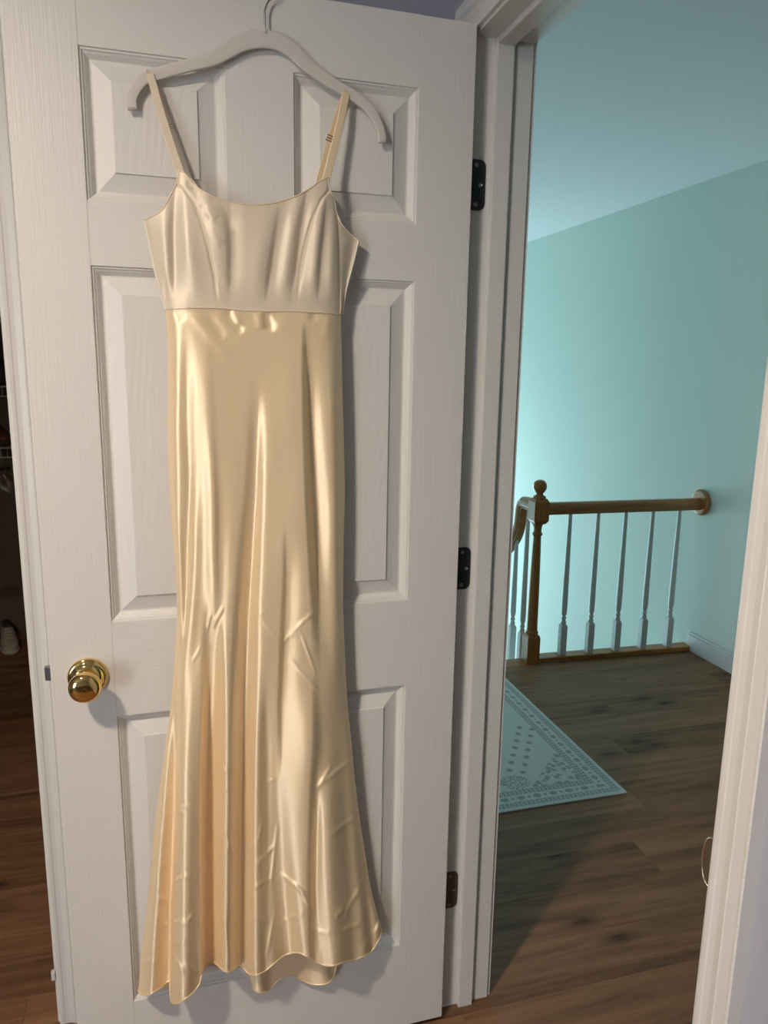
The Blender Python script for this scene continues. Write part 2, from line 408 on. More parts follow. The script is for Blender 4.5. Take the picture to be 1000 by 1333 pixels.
# closet opening frame behind the door
cl = tag(empty('trim_2'), kind='structure')
bm = bmesh.new(); strip(bm, cp, lambda u, v, e: (CX+RV+u, YB - v, 0 if e == 0 else 2.08+u)); link('closet_casing', bm, M['trim'], cl)
bm = bmesh.new(); strip(bm, cp, lambda u, v, e: (-1.38-RV-u, YB - v, 0 if e == 0 else 2.08+u)); link('closet_casing', bm, M['trim'], cl)
bm = bmesh.new(); strip(bm, cp, lambda u, v, e: ((-1.38-RV-u) if e == 0 else (CX+RV+u), YB - v, 2.08+u)); link('closet_head_casing', bm, M['trim'], cl)
link('closet_jamb', boxes(((CX, YB, 0), (CX+0.019, YB+0.11, 2.08))), M['trim'], cl, bevel=0.001)
link('closet_jamb', boxes(((-1.40, YB, 0), (-1.38, YB+0.11, 2.08))), M['trim'], cl, bevel=0.001)
link('closet_bumper', boxes(((CX-0.0055, YB-0.010, 0.117), (CX+0.003, YB-0.001, 0.140))), M['trim'], cl, bevel=0.002)

# ------------------------------------------------------------------ stairs, lower flight
st = tag(empty('stairs'), 'wooden stair flight going down beyond the landing', 'stairs', kind='structure')
for i in range(8):
    z = -0.19*(i+1); y = 3.235+0.25*i
    link('tread', boxes(((0.67, y-0.025, z-0.025), (1.735, y+0.25, z))), M['plank'], st, bevel=0.004)
    link('riser', boxes(((0.67, y-0.004, z), (1.735, y+0.014, z+0.165))), M['hallwhite'], st)
link('landing_nosing', boxes(((0.67, 3.16, -0.03), (1.735, 3.26, 0.0))), M['rail'], st, bevel=0.006)
link('landing_fascia', boxes(((1.735, 3.16, -0.16), (2.61, 3.20, -0.001))), M['hallwhite'], st)

# ------------------------------------------------------------------ the door
HX, HY, DA = 0.5348, 1.3301, 0.0071
door = tag(empty('door_1', (HX, HY, 0), DA), kind='structure')
T = 0.035; SL, S1, S2, S3, S4 = -0.7618, -0.6562, -0.4360, -0.3245, -0.1050
ZT = 2.0535; Z = [1.9388, 1.7147, 1.6161, 1.0107, 0.8309, 0.2226]; ZB = 0.012
for a, b in ((SL, S1), (S4, 0)):
    link('stile', boxes(((a, 0, ZB), (b, T, ZT))), M['grain_v'], door, bevel=0.0012)
for a, b in ((Z[0], ZT), (Z[2], Z[1]), (Z[4], Z[3]), (ZB, Z[5])):
    link('rail', boxes(((S1, 0, a), (S4, T, b))), M['grain_h'], door)
for a, b in ((Z[1], Z[0]), (Z[3], Z[2]), (Z[5], Z[4])):
    link('mullion', boxes(((S2, 0, a), (S3, T, b))), M['grain_v'], door)
PPROF = [(0, 0), (0.0012, 0.0030), (0.0036, 0.0032), (0.0050, 0.0054), (0.0078, 0.0072), (0.0112, 0.0108), (0.0138, 0.0134), (0.0156, 0.0136),
         (0.0176, 0.0134), (0.0440, 0.0040), (0.0449, 0.0016), (0.0462, 0.0014)]
def panel(x0, x1, z0, z1):
    bm = bmesh.new(); rings = []
    for d, y in PPROF:
        rings.append([bm.verts.new(p) for p in ((x0+d, y, z0+d), (x1-d, y, z0+d), (x1-d, y, z1-d), (x0+d, y, z1-d))])
    for a, b in zip(rings, rings[1:]):
        for i in range(4): bm.faces.new((a[i], a[(i+1) % 4], b[(i+1) % 4], b[i]))
    bm.faces.new(rings[-1])
    back = [bm.verts.new(p) for p in ((x0, T-0.001, z0), (x1, T-0.001, z0), (x1, T-0.001, z1), (x0, T-0.001, z1))]
    for i in range(4): bm.faces.new((back[i], back[(i+1) % 4], rings[0][(i+1) % 4], rings[0][i]))
    bm.faces.new(back[::-1])
    o = link('panel', bm, M['grain_p'], door)
for a, b in ((Z[1], Z[0]), (Z[3], Z[2]), (Z[5], Z[4])):
    panel(S1, S2, a, b); panel(S3, S4, a, b)
# knob set (both faces), privacy hole, latch bolt
KX, KZ = -0.166-HX, 0.914
def knob(side):
    M0 = Matrix.Translation((KX, 0 if side < 0 else T, KZ)) @ Matrix.Rotation(math.pi/2*(-side), 4, 'X')
    k = empty('doorknob', parent=door); k['label'] = 'polished brass doorknob' 
    b = bmesh.new(); lathe(b, [(0.034, 0), (0.0345, 0.003), (0.033, 0.0065), (0.0305, 0.008), (0.028, 0.0085), (0.026, 0.0115), (0.021, 0.0155), (0.016, 0.017)], 48, M0)
    link('rose', b, M['brass'], k, smooth=True)
    b = bmesh.new(); lathe(b, [(0.0145, 0.012), (0.0135, 0.020), (0.0120, 0.026), (0.0125, 0.030), (0.0175, 0.0335), (0.0230, 0.0375),
                               (0.0262, 0.0425), (0.0272, 0.048), (0.0268, 0.0535), (0.0250, 0.0580), (0.0205, 0.0615), (0.0140, 0.0635), (0.007, 0.0642), (0.0035, 0.0643)], 48, M0)
    link('knob', b, M['brass'], k, smooth=True)
    b = bmesh.new(); lathe(b, [(0.0036, 0.0636), (0.0036, 0.0652), (0.0024, 0.0653)], 20, M0); link('knob_ring', b, M['brass'], k)
    b = bmesh.new(); lathe(b, [(0.0024, 0.0640), (0.0024, 0.0656)], 16, M0); link('pin_hole', b, M['black'], k)
knob(-1); knob(1)
lb = bmesh.new()
prof = [(0, 0.010), (-0.0115, 0.014), (-0.0115, 0.0245), (0, 0.0245)]
strip(lb, prof, lambda u, v, e: (SL+u, v, 0.907 if e == 0 else 0.931))
link('latch_bolt', lb, M['steel'], door)

# ------------------------------------------------------------------ hanger and the hook it hangs from
HYP = 1.3165                                    # plane of the hanger
hang = tag(empty('clothes_hanger', at(345, 52, HYP)), 'ivory velvet clothes hanger with thin wire hook on the white door', 'hanger')
def loc(p, o): return Vector(p) - o.location
cl_px = [(173, 143), (171, 131), (177, 115), (189, 102), (207, 96), (250, 84), (279, 76.1), (297, 66), (312, 57), (328, 52), (346, 51), (364, 55), (380, 65),
         (394, 80), (410, 93), (440, 113), (463, 126.5), (481, 142), (492, 160), (497, 176), (498, 186)]
wid = [6.0, 6.2, 6.6, 6.9, 7.0, 7.0, 7.6, 8.2, 9.2, 10.2, 10.6, 10.2, 9.4, 8.4, 7.4, 7.0, 6.9, 6.8, 6.5, 6.0, 5.6]
pts = [loc(at(x, y, HYP), hang) for x, y in cl_px]
pp = spline(pts, 90); ww = [poly_at([(i/(len(wid)-1), w) for i, w in enumerate(wid)], i/89) for i in range(90)]
bm = bmesh.new(); tube(bm, pp, [w*0.00130 for w in ww], 16, up=(0, 1, 0), flat=(1.0, 0.0032))
link('hanger_body', bm, M['velvet'], hang, smooth=True)
nk = [loc(at(344.5, 44, HYP), hang), loc(at(344.3, 39, HYP), hang), loc(at(344.6, 37, HYP), hang)]
bm = bmesh.new(); tube(bm, nk, [0.0062, 0.0036, 0.0028], 10, up=(0, 1, 0)); link('neck', bm, M['velvet'], hang, smooth=True)
hk = [at(345, 46, HYP), at(345, 25, HYP), at(345, 13, HYP), at(347, 7, HYP), at(350, 1, HYP)]
e = hk[-1]; c = Vector((e.x-0.004, HYP, e.z+0.017))
for i in range(1, 15):
    a = -0.75 + i*0.27
    hk.append(Vector((c.x + 0.0185*math.cos(a), HYP, c.z + 0.0185*math.sin(a))))
bm = bmesh.new(); tube(bm, [loc(p, hang) for p in spline(hk, 60)], 0.0016, 8, up=(0, 1, 0)); link('wire_hook', bm, M['wire'], hang, smooth=True)
oh = tag(empty('over_door_hook', (c.x, HY, ZT)), 'steel over-the-door hook on the top edge of the white door', 'hook')
bm = boxes(((-0.012, -0.0030, 0.0), (0.012, 0.041, 0.0015)), ((-0.012, -0.0048, -0.004), (0.012, -0.0031, 0.0015)), ((-0.012, 0.0385, -0.05), (0.012, 0.0405, 0.0015)))
link('strap', bm, M['steel'], oh)
tz = c.z+0.0185-0.0042-ZT
bm = bmesh.new(); tube(bm, [(0, -0.004, tz-0.008), (0, -0.010, tz-0.002), (0, -0.015, tz-0.0005), (0, -0.021, tz+0.002), (0, -0.024, tz+0.010)], 0.0022, 8, up=(1, 0, 0)); link('prong', bm, M['steel'], oh, smooth=True)

# ------------------------------------------------------------------ the gown
import numpy as np
YS = 1.302                                      # plane of the side seams, just in front of the door
gown = tag(empty('satin_gown', at(330, 405, YS)), 'long champagne gold satin slip gown hanging on the ivory hanger', 'dress')
nC, nR, nU, nD = [np.array(v) for v in (CC, CR, CU, CD)]
gl0 = np.array(gown.location)
def rays(px, py, y):
    d = nD + nR*((px[..., None]-500)/CF) - nU*((py[..., None]-666.5)/CF)
    return nC + d*((y-nC[1])/d[..., 1])[..., None]
def curve(pts, n):
    return np.array([(p.x, p.y) for p in spline([(x, y, 0) for x, y in pts], n)])
def coons(top, bot, left, right, nu, nv):
    T_, B_, L_, R_ = curve(top, nu), curve(bot, nu), curve(left, nv), curve(right, nv)
    u = np.linspace(0, 1, nu)[None, :, None]; v = np.linspace(0, 1, nv)[:, None, None]
    P = (1-v)*T_[None] + v*B_[None] + (1-u)*L_[:, None] + u*R_[:, None]
    P -= (1-u)*(1-v)*T_[0] + u*(1-v)*T_[-1] + (1-u)*v*B_[0] + u*v*B_[-1]
    return P
def interp(pl, y):
    k = [a for a, b in pl]; w = [b for a, b in pl]; return np.interp(y, k, w)
def sheet(name, P, Y, mat, parent=gown):
    V = rays(P[..., 0], P[..., 1], Y) - gl0; nv, nu = V.shape[:2]
    idx = np.arange(nv*nu).reshape(nv, nu)
    F = np.stack([idx[:-1, :-1], idx[1:, :-1], idx[1:, 1:], idx[:-1, 1:]], -1).reshape(-1, 4)
    me = bpy.data.meshes.new(name); me.from_pydata(V.reshape(-1, 3).tolist(), [], F.tolist())
    me.polygons.foreach_set('use_smooth', [True]*len(me.polygons)); me.materials.append(mat)
    o = bpy.data.objects.new(name, me); COL.objects.link(o); o.parent = parent
    return V, o
def ridge(px, py, line, wl, wr, amp, pw=2):
    """soft fold: line [(py, px)], widths in px left / right (number or [(py, w)]), amp [(py, mm)]"""
    d = px - interp(line, py)
    wl = interp(wl, py) if isinstance(wl, list) else wl; wr = interp(wr, py) if isinstance(wr, list) else wr
    return interp(amp, py)*np.exp(-np.abs(d/np.where(d < 0, wl, wr))**pw)
def crease(px, py, a, b, amp, w):
    ax, ay = a; bx, by = b; L2 = (bx-ax)**2+(by-ay)**2; L = L2**.5
    t = ((px-ax)*(bx-ax)+(py-ay)*(by-ay))/L2; d = ((px-ax)*(by-ay)-(py-ay)*(bx-ax))/L
    return amp*np.exp(-(d/w)**2)*np.clip(1-(2*t-1)**4, 0, 1)*(np.abs(t-.5) < .5)

def sstep_np(a, b, x):
    t = np.clip((x-a)/(b-a), 0, 1); return t*t*(3-2*t)
def waistD(px):
    EX_ = 7.0
    s = np.clip((px-216)/228.0, 0, 1); return 24*np.clip(1-np.abs(2*s-1)**EX_, 0, 1)**.60
# skirt front ------------------------------------------------------
sk_left = [(216, 403), (218, 440), (218.5, 500), (218, 560), (219.5, 610), (222, 655), (225, 700), (229, 750), (230.5, 790), (228, 850), (224, 905), (217, 960),
           (209, 1017), (199, 1098), (193.5, 1160), (187, 1215), (180, 1289)]
sk_right = [(444, 409), (445, 440), (446, 500), (448, 560), (449.5, 640), (448, 720), (447, 790), (449.5, 860), (452.5, 915), (457, 960), (464, 1030), (472, 1090), (481, 1146), (490, 1185), (496.5, 1207)]
sk_top = [(216, 403), (240, 401), (262, 400.5), (290, 401.5), (318, 404), (345, 405), (380, 405), (410, 406.5), (444, 409)]
sk_hem = [(180, 1289), (185, 1295), (194, 1294), (204, 1289), (213, 1282), (219.5, 1277), (221.5, 1290), (224, 1305), (230, 1306.5), (240, 1301), (250, 1293), (260, 1280), (263, 1268), (268, 1257), (276, 1252),
          (282, 1255), (288, 1261), (296, 1265), (304, 1263), (311, 1255.5), (316, 1260), (325, 1268), (334, 1269), (345, 1264), (356, 1255), (368, 1245), (378, 1241), (388, 1240), (400, 1245), (411, 1251.5),
          (421, 1256), (433, 1257), (450, 1252), (466, 1248), (482, 1240), (490, 1229), (496, 1216), (496.5, 1207)]
NU, NV = 300, 300
P = coons(sk_top, sk_hem, sk_left, sk_right, NU, NV)
px, py = P[..., 0], P[..., 1]
xl = interp([(y, x) for x, y in sk_left], py); xr = interp([(y, x) for x, y in sk_right], py)
s = np.clip((px-xl)/(xr-xl), 0, 1)
A = 23 + 11*(1-np.exp(-np.maximum(py-401, 0)/70)) + 17*sstep_np(640, 1300, py)
EX_ = interp([(403, 7.0), (650, 6.0), (900, 4.5), (1280, 4.0)], py)
D = A*np.clip(1-np.abs(2*s-1)**EX_, 0, 1)**.60
R_ = lambda *a: ridge(px, py, *a)
# long folds
D += R_([(480, 335), (560, 334), (640, 332), (760, 325), (900, 317.5), (1000, 315), (1150, 312), (1256, 311)], [(500, 9), (800, 10), (1256, 9)], [(500, 8), (800, 9), (900, 15), (1256, 19)], [(490, 0), (560, -4), (640, -7), (800, -13), (1000, -19), (1256, -22)])
D += R_([(480, 306), (700, 303), (900, 298), (1256, 297)], 12, 11, [(560, 0), (700, 2), (900, 5), (1100, 9), (1256, 11)])
D += R_([(780, 276), (900, 273), (1000, 268), (1100, 267), (1258, 268)], [(780, 10), (1000, 4.5), (1258, 3.5)], [(780, 12), (1000, 18), (1258, 20)], [(780, 0), (860, -8), (1000, -22), (1258, -27)], 3)
D += R_([(850, 231), (960, 230), (1050, 228.5), (1150, 224), (1300, 220.5)], [(850, 8), (1050, 11), (1300, 15)], [(850, 3), (1300, 1.6)], [(830, 0), (900, -6), (1000, -14), (1300, -20)])
D += R_([(850, 246), (1000, 243), (1300, 240)], 15, 14, [(850, 0), (1000, 9), (1300, 17)])
D += R_([(900, 223), (1017, 217), (1098, 210), (1200, 203), (1290, 198)], [(900, 5), (1290, 13)], 9, [(900, 0), (1000, 4), (1200, 9), (1290, 10)])
# right half: steps that fall away from the lamp
D += R_([(430, 398), (470, 400), (560, 402), (640, 406), (740, 412), (840, 418)], [(430, 3.5), (840, 5)], [(430, 16), (840, 18)], [(425, 0), (470, -6), (560, -11), (700, -11), (780, -8), (860, 0)])
D += R_([(430, 390), (640, 395), (840, 405)], 42, 9, [(420, 0), (500, 6), (700, 7), (860, 0)])
D += R_([(690, 373), (760, 374), (830, 371), (920, 367), (1000, 368)], 4, 15, [(690, 0), (740, -4), (860, -6), (940, -5), (1000, 0)])
D += R_([(430, 432), (560, 434), (700, 436), (840, 438)], 10, 6, [(430, 0), (520, 1.8), (700, 3), (860, 1.5), (900, 0)])
D += R_([(430, 446), (700, 449), (900, 452)], 6, 5, [(430, -2), (700, -3), (900, 0)])
D += R_([(420, 268), (470, 269), (560, 273), (640, 277), (760, 278), (860, 281)], 10, 7, [(430, 0), (520, 1.6), (640, 4), (760, 4.5), (860, 0)])
D += R_([(420, 243), (560, 244), (640, 248), (740, 245), (850, 240), (900, 236)], 7, 9, [(420, 0), (520, -3), (640, -4), (760, -5), (880, 0)])
D += R_([(600, 254), (700, 252), (800, 247), (900, 240)], 5, 8, [(600, 0), (700, 4), (820, 5), (900, 0)])
D += R_([(430, 229), (600, 228), (780, 234)], 5, 8, [(430, 0.5), (600, 2), (780, 3), (860, 0)])
D += R_([(860, 352), (1000, 356), (1150, 366), (1245, 377)], [(860, 14), (1245, 18)], 14, [(860, 0), (1000, -6), (1150, -10), (1250, -17)])
D += R_([(880, 404), (960, 407), (1050, 402), (1150, 399), (1250, 403)], 22, 8, [(870, 0), (950, 9), (1050, 8), (1150, 8), (1250, 7)])
D += R_([(980, 411), (1050, 412), (1150, 410), (1250, 409)], 5, 5, [(980, 0), (1060, -4), (1150, -5), (1250, -4)])
D += R_([(980, 426), (1050, 427), (1150, 429), (1250, 436)], 12, 16, [(980, 0), (1060, 7), (1150, 9), (1250, 10)])
D += R_([(1050, 468), (1150, 475), (1220, 484)], 6, 7, [(1000, 0), (1100, -4), (1220, -8)])
D += R_([(900, 334), (1000, 332), (1150, 331), (1260, 332)], 7, 9, [(860, 0), (950, 6), (1256, 9)])
D += R_([(640, 226), (760, 235), (850, 236), (950, 234)], 5, 6, [(640, 0), (740, 3), (850, 3), (950, 0)])
D += R_([(780, 289), (900, 292), (1000, 293), (1240, 291)], 6, 7, [(780, 0), (860, 3), (1000, 2), (1240, 3)])
D += R_([(880, 345), (1000, 347), (1150, 349), (1260, 346)], 5, 6, [(880, 0), (980, -3), (1150, -3), (1260, -3)])
D += R_([(900, 440), (1000, 446), (1150, 458), (1240, 462)], 10, 10, [(900, 0), (1000, -3), (1150, -4), (1240, -4)])
for _ in range(3):
    D[6:-6] = sum(D[6+k_:D.shape[0]-6+k_] for k_ in range(-6, 7))/13.0
# gathers at the waist seam
for a, b, am, w in (((293, 404), (316, 434), -3.2, 5), ((303, 404), (312, 424), 2.4, 4), ((345, 406), (354, 432), -3.6, 5), ((336, 405), (342, 428), 2.2, 5), ((266, 404), (292, 440), -2.2, 5),
                    ((406, 407), (410, 420), -2.4, 4), ((228, 404), (240, 416), -2.2, 4), ((246, 403), (300, 470), 1.4, 5), ((372, 406), (368, 440), 1.2, 7), ((428, 409), (424, 440), 1.6, 5)):
    D += crease(px, py, a, b, am*0.9, w*1.35)
# the hanging folds deepen towards the hem
D0_ = A*np.clip(1-np.abs(2*s-1)**EX_, 0, 1)**.60
D = D0_ + (D-D0_)*interp([(403, 1.25), (600, 1.5), (900, 1.6), (1280, 1.5)], py)
# set creases of the folded cloth
for a, b, am, w in (((375, 828), (416, 790), 1.6, 1.8), ((366, 842), (377, 826), 1.3, 1.6), ((325, 788), (335, 796), 1.3, 1.5), ((322, 806), (350, 795), 1.0, 1.6), ((342, 810), (366, 836), 1.2, 1.8), ((376, 856), (416, 902), 1.3, 1.8),
                    ((392, 824), (412, 880), 1.2, 1.8), ((402, 830), (428, 844), 1.2, 1.8), ((428, 844), (446, 860), .9, 1.8), ((376, 828), (394, 822), 1.2, 1.6), ((416, 1022), (454, 992), 1.5, 2.0), ((411, 1030), (432, 996), 1.3, 2.0), ((426, 1090), (462, 1064), 1.1, 2.0), ((334, 1126), (360, 1098), 1.2, 2.0),
                    ((362, 1070), (352, 1160), 1.0, 2.4), ((364, 1135), (390, 1158), 1.7, 1.8), ((390, 1158), (410, 1190), 1.7, 1.8), ((384, 1152), (398, 1164), 1.4, 1.6), ((324, 1158), (356, 1142), 1.2, 1.8), ((366, 1200), (398, 1188), 1.4, 2.0), ((398, 1188), (410, 1194), 1.2, 1.8),
                    ((322, 1188), (350, 1202), 1.2, 1.8), ((436, 1194), (448, 1183), 1.8, 1.8), ((446, 1212), (470, 1202), 1.6, 1.8), ((404, 1210), (430, 1216), 1.5, 1.8), ((346, 1250), (360, 1180), 1.0, 2.2), ((448, 1192), (472, 1150), 1.0, 2.2),
                    ((230, 1052), (254, 1050), 1.3, 1.6), ((226, 1146), (252, 1138), 1.5, 1.8), ((222, 1199), (248, 1203), 1.4, 1.8), ((244, 1200), (252, 1188), 1.3, 1.6), ((222, 1230), (242, 1226), 1.2, 1.6), ((224, 1240), (240, 1270), 1.3, 2.2), ((258, 1266), (240, 1254), 1.2, 2),
                    ((206, 1168), (220, 1174), 1.7, 2.0), ((206, 1206), (220, 1203), 1.6, 1.6), ((186, 1250), (218, 1254), 1.5, 1.6), ((194, 1218), (206, 1220), 1.3, 1.6), ((205, 1190), (219, 1180), 1.2, 1.6), ((205, 1270), (219, 1262), 1.0, 1.6), ((202, 1130), (224, 1124), 1.2, 1.6), ((212, 1062), (226, 1056), 1.1, 1.5),
                    ((286, 998), (300, 1008), 1.3, 1.8), ((300, 1006), (308, 998), 1.2, 1.6), ((290, 1030), (300, 1024), 1, 1.6), ((292, 1080), (308, 1124), 1.2, 2.0), ((299, 1190), (310, 1183), 1.5, 1.5), ((306, 1070), (298, 1090), 1, 1.6), ((286, 1160), (300, 1256), 1.0, 3),
                    ((274, 800), (270, 820), 1.6, 2.0), ((276, 818), (291, 790), 1.7, 2.2), ((263, 850), (275, 838), 1, 1.6), ((250, 862), (262, 842), .9, 1.6), ((240, 780), (262, 786), .8, 1.8), ((342, 1018), (360, 1015), 1.0, 1.6), ((336, 1096), (344, 1060), 1.0, 1.8)):
    D += crease(px, py, a, b, am*(2.3 if a[1] > 900 else 1.5), w)
# fine waviness of the gold upper skirt
D += 0.5*np.sin(px*0.11+py*0.013)*np.sin(py*0.021+1.0)*interp([(420, 0), (520, 1), (1250, 1)], py)
D = np.maximum(D, -10 + 0.08*D)
kw = sstep_np(402, 416, py); D = kw*D + (1-kw)*(waistD(px) + 0.6*(D-D0_))
Yf = YS - D*0.001
Vf, o = sheet('skirt_front', P, Yf, M['satin'])
# rolled hem of the front
def hem(V, name, r=0.0017, mat='satin', step=2):
    pts = [Vector(v) for v in V[::step]]; b = bmesh.new(); tube(b, pts, r, 8, up=(0, 1, 0)); return link(name, b, M[mat], gown, smooth=True)
hem(Vf[-1], 'front_hem')
# skirt back -------------------------------------------------------
bk_hem = [(180, 1288), (190, 1292), (205, 1288), (225, 1283), (245, 1270), (262, 1255), (276, 1252), (290, 1262), (304, 1262), (312, 1258), (322, 1266), (327, 1280), (332, 1289), (338, 1292), (346, 1291), (354, 1285), (362, 1276), (372, 1270.5), (382, 1269.5), (392, 1275),
          (403, 1280), (415, 1281.5), (426, 1280), (433, 1274), (437, 1264), (440, 1252), (450, 1248), (470, 1240), (486, 1228), (496.5, 1207)]
Pb = coons(sk_top, bk_hem, sk_left, sk_right, 140, 120); bx_, by_ = Pb[..., 0], Pb[..., 1]
xl = interp([(y, x) for x, y in sk_left], by_); xr = interp([(y, x) for x, y in sk_right], by_); sb = np.clip((bx_-xl)/(xr-xl), 0, 1)
E_ = 13*np.clip(1-np.abs(2*sb-1)**4, 0, 1)
E_ -= ridge(bx_, by_, [(1000, 336), (1290, 338)], 10, 10, [(1000, 0), (1200, 8), (1290, 14)])
E_ -= ridge(bx_, by_, [(1000, 420), (1290, 424)], 16, 10, [(1000, 0), (1200, 8), (1290, 12)])
Vb, o = sheet('skirt_back', Pb, YS + E_*0.001, M['satin'])
hem(Vb[-1], 'back_hem')

# bodice -----------------------------------------------------------
seamL = [(229.5, 240), (240, 246), (252, 263), (262, 289), (271, 322), (279, 360), (284, 401)]
seamR = [(429.5, 247), (419, 259), (409, 280), (400, 308), (393, 340), (389, 372), (387, 405)]
edgL = [(188, 287), (193, 310), (199, 340), (207, 372), (216, 403)]
frontR = [(434, 257), (438, 280), (440, 310), (441, 345), (442, 380), (443, 409)]
edgR = [(467, 313), (462, 335), (456, 358), (450, 382), (446, 409)]
wz = [(216, 403), (240, 401), (262, 400.5), (284, 401)]
parts = [('side_panel', [(188, 287), (199, 281), (209, 275), (217, 264), (223, 252), (229.5, 240)], wz, edgL, seamL, 70),
         ('centre_panel', [(229.5, 240), (231.5, 230), (233.5, 222), (239, 224.5), (250, 238), (264, 249), (283, 258), (305, 264), (330, 266.5), (358, 264), (384, 256), (404, 245), (418, 235), (427, 231.5), (429.5, 247)],
          [(284, 401), (318, 404), (345, 405), (387, 405)], seamL, seamR, 130),
         ('side_panel', [(429.5, 247), (434, 257)], [(387, 405), (410, 406.5), (443, 409)], seamR, frontR, 60),
         ('under_arm', [(434, 257), (439, 279), (446, 293), (455, 303), (467, 313)], [(443, 409), (446, 409)], frontR, edgR, 26)]
def bodD(px, py):
    xl = interp([(y, x) for x, y in edgL], py); xr = interp([(y, x) for x, y in frontR], py)
    xl = np.where(py < 290, 188.5-(290-py)*0.05, xl)
    s = (px-xl)/(xr-xl); sc = np.clip(s, 0, 1)
    A = 25 + 7*np.exp(-((py-308)/48.0)**2) - 9*(1-sstep_np(222, 275, py))
    D = A*np.clip(1-np.abs(2*sc-1)**2.4, 0, 1)**.6 + 13*sstep_np(0.72, 1.0, sc)
    xe = interp([(y, x) for x, y in edgR], py); t = np.clip((px-xr)/np.maximum(xe-xr, 3), 0, 1)
    D = np.where(s > 1, 12*(1-t)**1.5 + 2*np.sin(t*6), D)
    f = lambda *a: ridge(px, py, *a)
    D += f([(247, 228), (300, 226), (360, 227), (402, 228)], 5, 9, [(245, -2), (300, -6), (402, -5)])
    D += f([(260, 213), (300, 213), (402, 222)], 8, 7, [(260, 0), (300, 3), (402, 1)])
    D += f([(260, 242), (320, 246), (402, 256)], 10, 12, [(250, 2), (320, 4), (402, 3)])
    D += f([(y, x) for x, y in seamL], 2.2, 2.2, [(240, -2.2), (402, -2.4)])
    D += f([(y, x) for x, y in seamR], 2.2, 2.2, [(240, -2.2), (402, -2.4)])
    D += f([(235, 262), (300, 282), (402, 300)], 14, 14, [(236, 0), (262, 5), (300, 6), (350, 1), (402, 0)])
    D += f([(250, 300), (330, 302), (402, 300)], 5, 12, [(250, 0), (290, -4), (340, -5), (402, -3)])
    D += f([(262, 366), (320, 358), (402, 346)], 4, 15, [(262, 0), (290, -3), (330, -5), (402, -5)])
    D += f([(255, 350), (320, 342), (402, 332)], 14, 10, [(262, 0), (320, 3), (402, 3)])
    D += f([(240, 402), (300, 392), (350, 386), (402, 378)], 4, 9, [(240, -1), (280, -5), (350, -6), (402, -3)])
    D += f([(240, 390), (300, 380), (402, 366)], 9, 7, [(240, 1), (300, 4), (402, 3)])
    D += f([(250, 422), (320, 412), (402, 404)], 7, 6, [(250, 0), (300, 4), (402, 3)])
    D += f([(250, 427), (320, 420), (402, 414)], 3, 9, [(250, 0), (290, -4), (402, -4)])
    D += f([(250, 438), (330, 432), (402, 430)], 6, 6, [(270, 0), (330, 2), (402, 2)])
    for a, b, am, w in (((243, 238), (256, 246), -2.0, 4), ((258, 258), (276, 256), 2.2, 6), ((262, 272), (282, 285), 2.0, 5), ((268, 300), (290, 318), 1.8, 6), ((280, 345), (300, 372), 1.6, 6), ((284, 380), (296, 398), 1.6, 4),
                        ((372, 396), (386, 372), 1.6, 4), ((290, 266), (300, 300), -2.0, 5), ((408, 390), (440, 384), .8, 5), ((270, 290), (262, 262), -1.2, 4)):
        D += crease(px, py, a, b, am, w)
    kw = sstep_np(350, 404, py); D = (1-kw)*D + kw*np.where(px > 443.5, np.minimum(D, 8), waistD(px) + 0.5)
    return np.maximum(D, -3)
for nm, top, bot, lf, rt, nu in parts:
    Pq = coons(top, bot, lf, rt, nu, 110)
    V, o = sheet(nm, Pq, YS - bodD(Pq[..., 0], Pq[..., 1])*0.001, M['crepe'])
def trim(name, pts, r, mat, n=60, dy=0.0):
    c = curve(pts, n); q = rays(c[:, 0], c[:, 1], YS - bodD(c[:, 0], c[:, 1])*0.001 + dy) - gl0
    b = bmesh.new(); tube(b, [Vector(v) for v in q], r, 8, up=(0, 1, 0)); return link(name, b, M[mat], gown, smooth=True)
trim('side_piping', edgL, 0.0020, 'piping')
trim('side_piping', edgR, 0.0014, 'piping')
trim('neckline_binding', parts[1][1][2:14], 0.0013, 'crepe')
trim('armhole_binding', parts[0][1] + [(231.5, 230), (233.5, 222)], 0.0013, 'crepe')
trim('armhole_binding', [(427, 231.5), (429.5, 247)] + parts[3][1], 0.0013, 'crepe')
trim('princess_seam', seamL, 0.0007, 'crepe'); trim('princess_seam', seamR, 0.0007, 'crepe')
trim('waist_seam', [(216, 403), (240, 401), (262, 400.5), (290, 401.5), (318, 404), (345, 405), (380, 405), (410, 406.5), (443, 409)], 0.0012, 'crepe')
bt = [(190, 292), (205, 288), (224, 270), (236, 248), (246, 238), (262, 254), (290, 268), (330, 274), (372, 268), (404, 252), (412, 243), (424, 244), (436, 268), (450, 302), (466, 316)]
Pb = coons(bt, [(216, 404), (280, 402), (345, 405), (446, 409)], [(190, 292), (199, 340), (216, 404)], [(466, 316), (456, 358), (446, 409)], 60, 40)
ub = np.linspace(0, 1, 60)[None, :]*np.ones((40, 1))
V, o = sheet('bodice_back', Pb, YS + 0.012*np.clip(1-np.abs(2*ub-1)**4, 0, 1), M['crepe'])
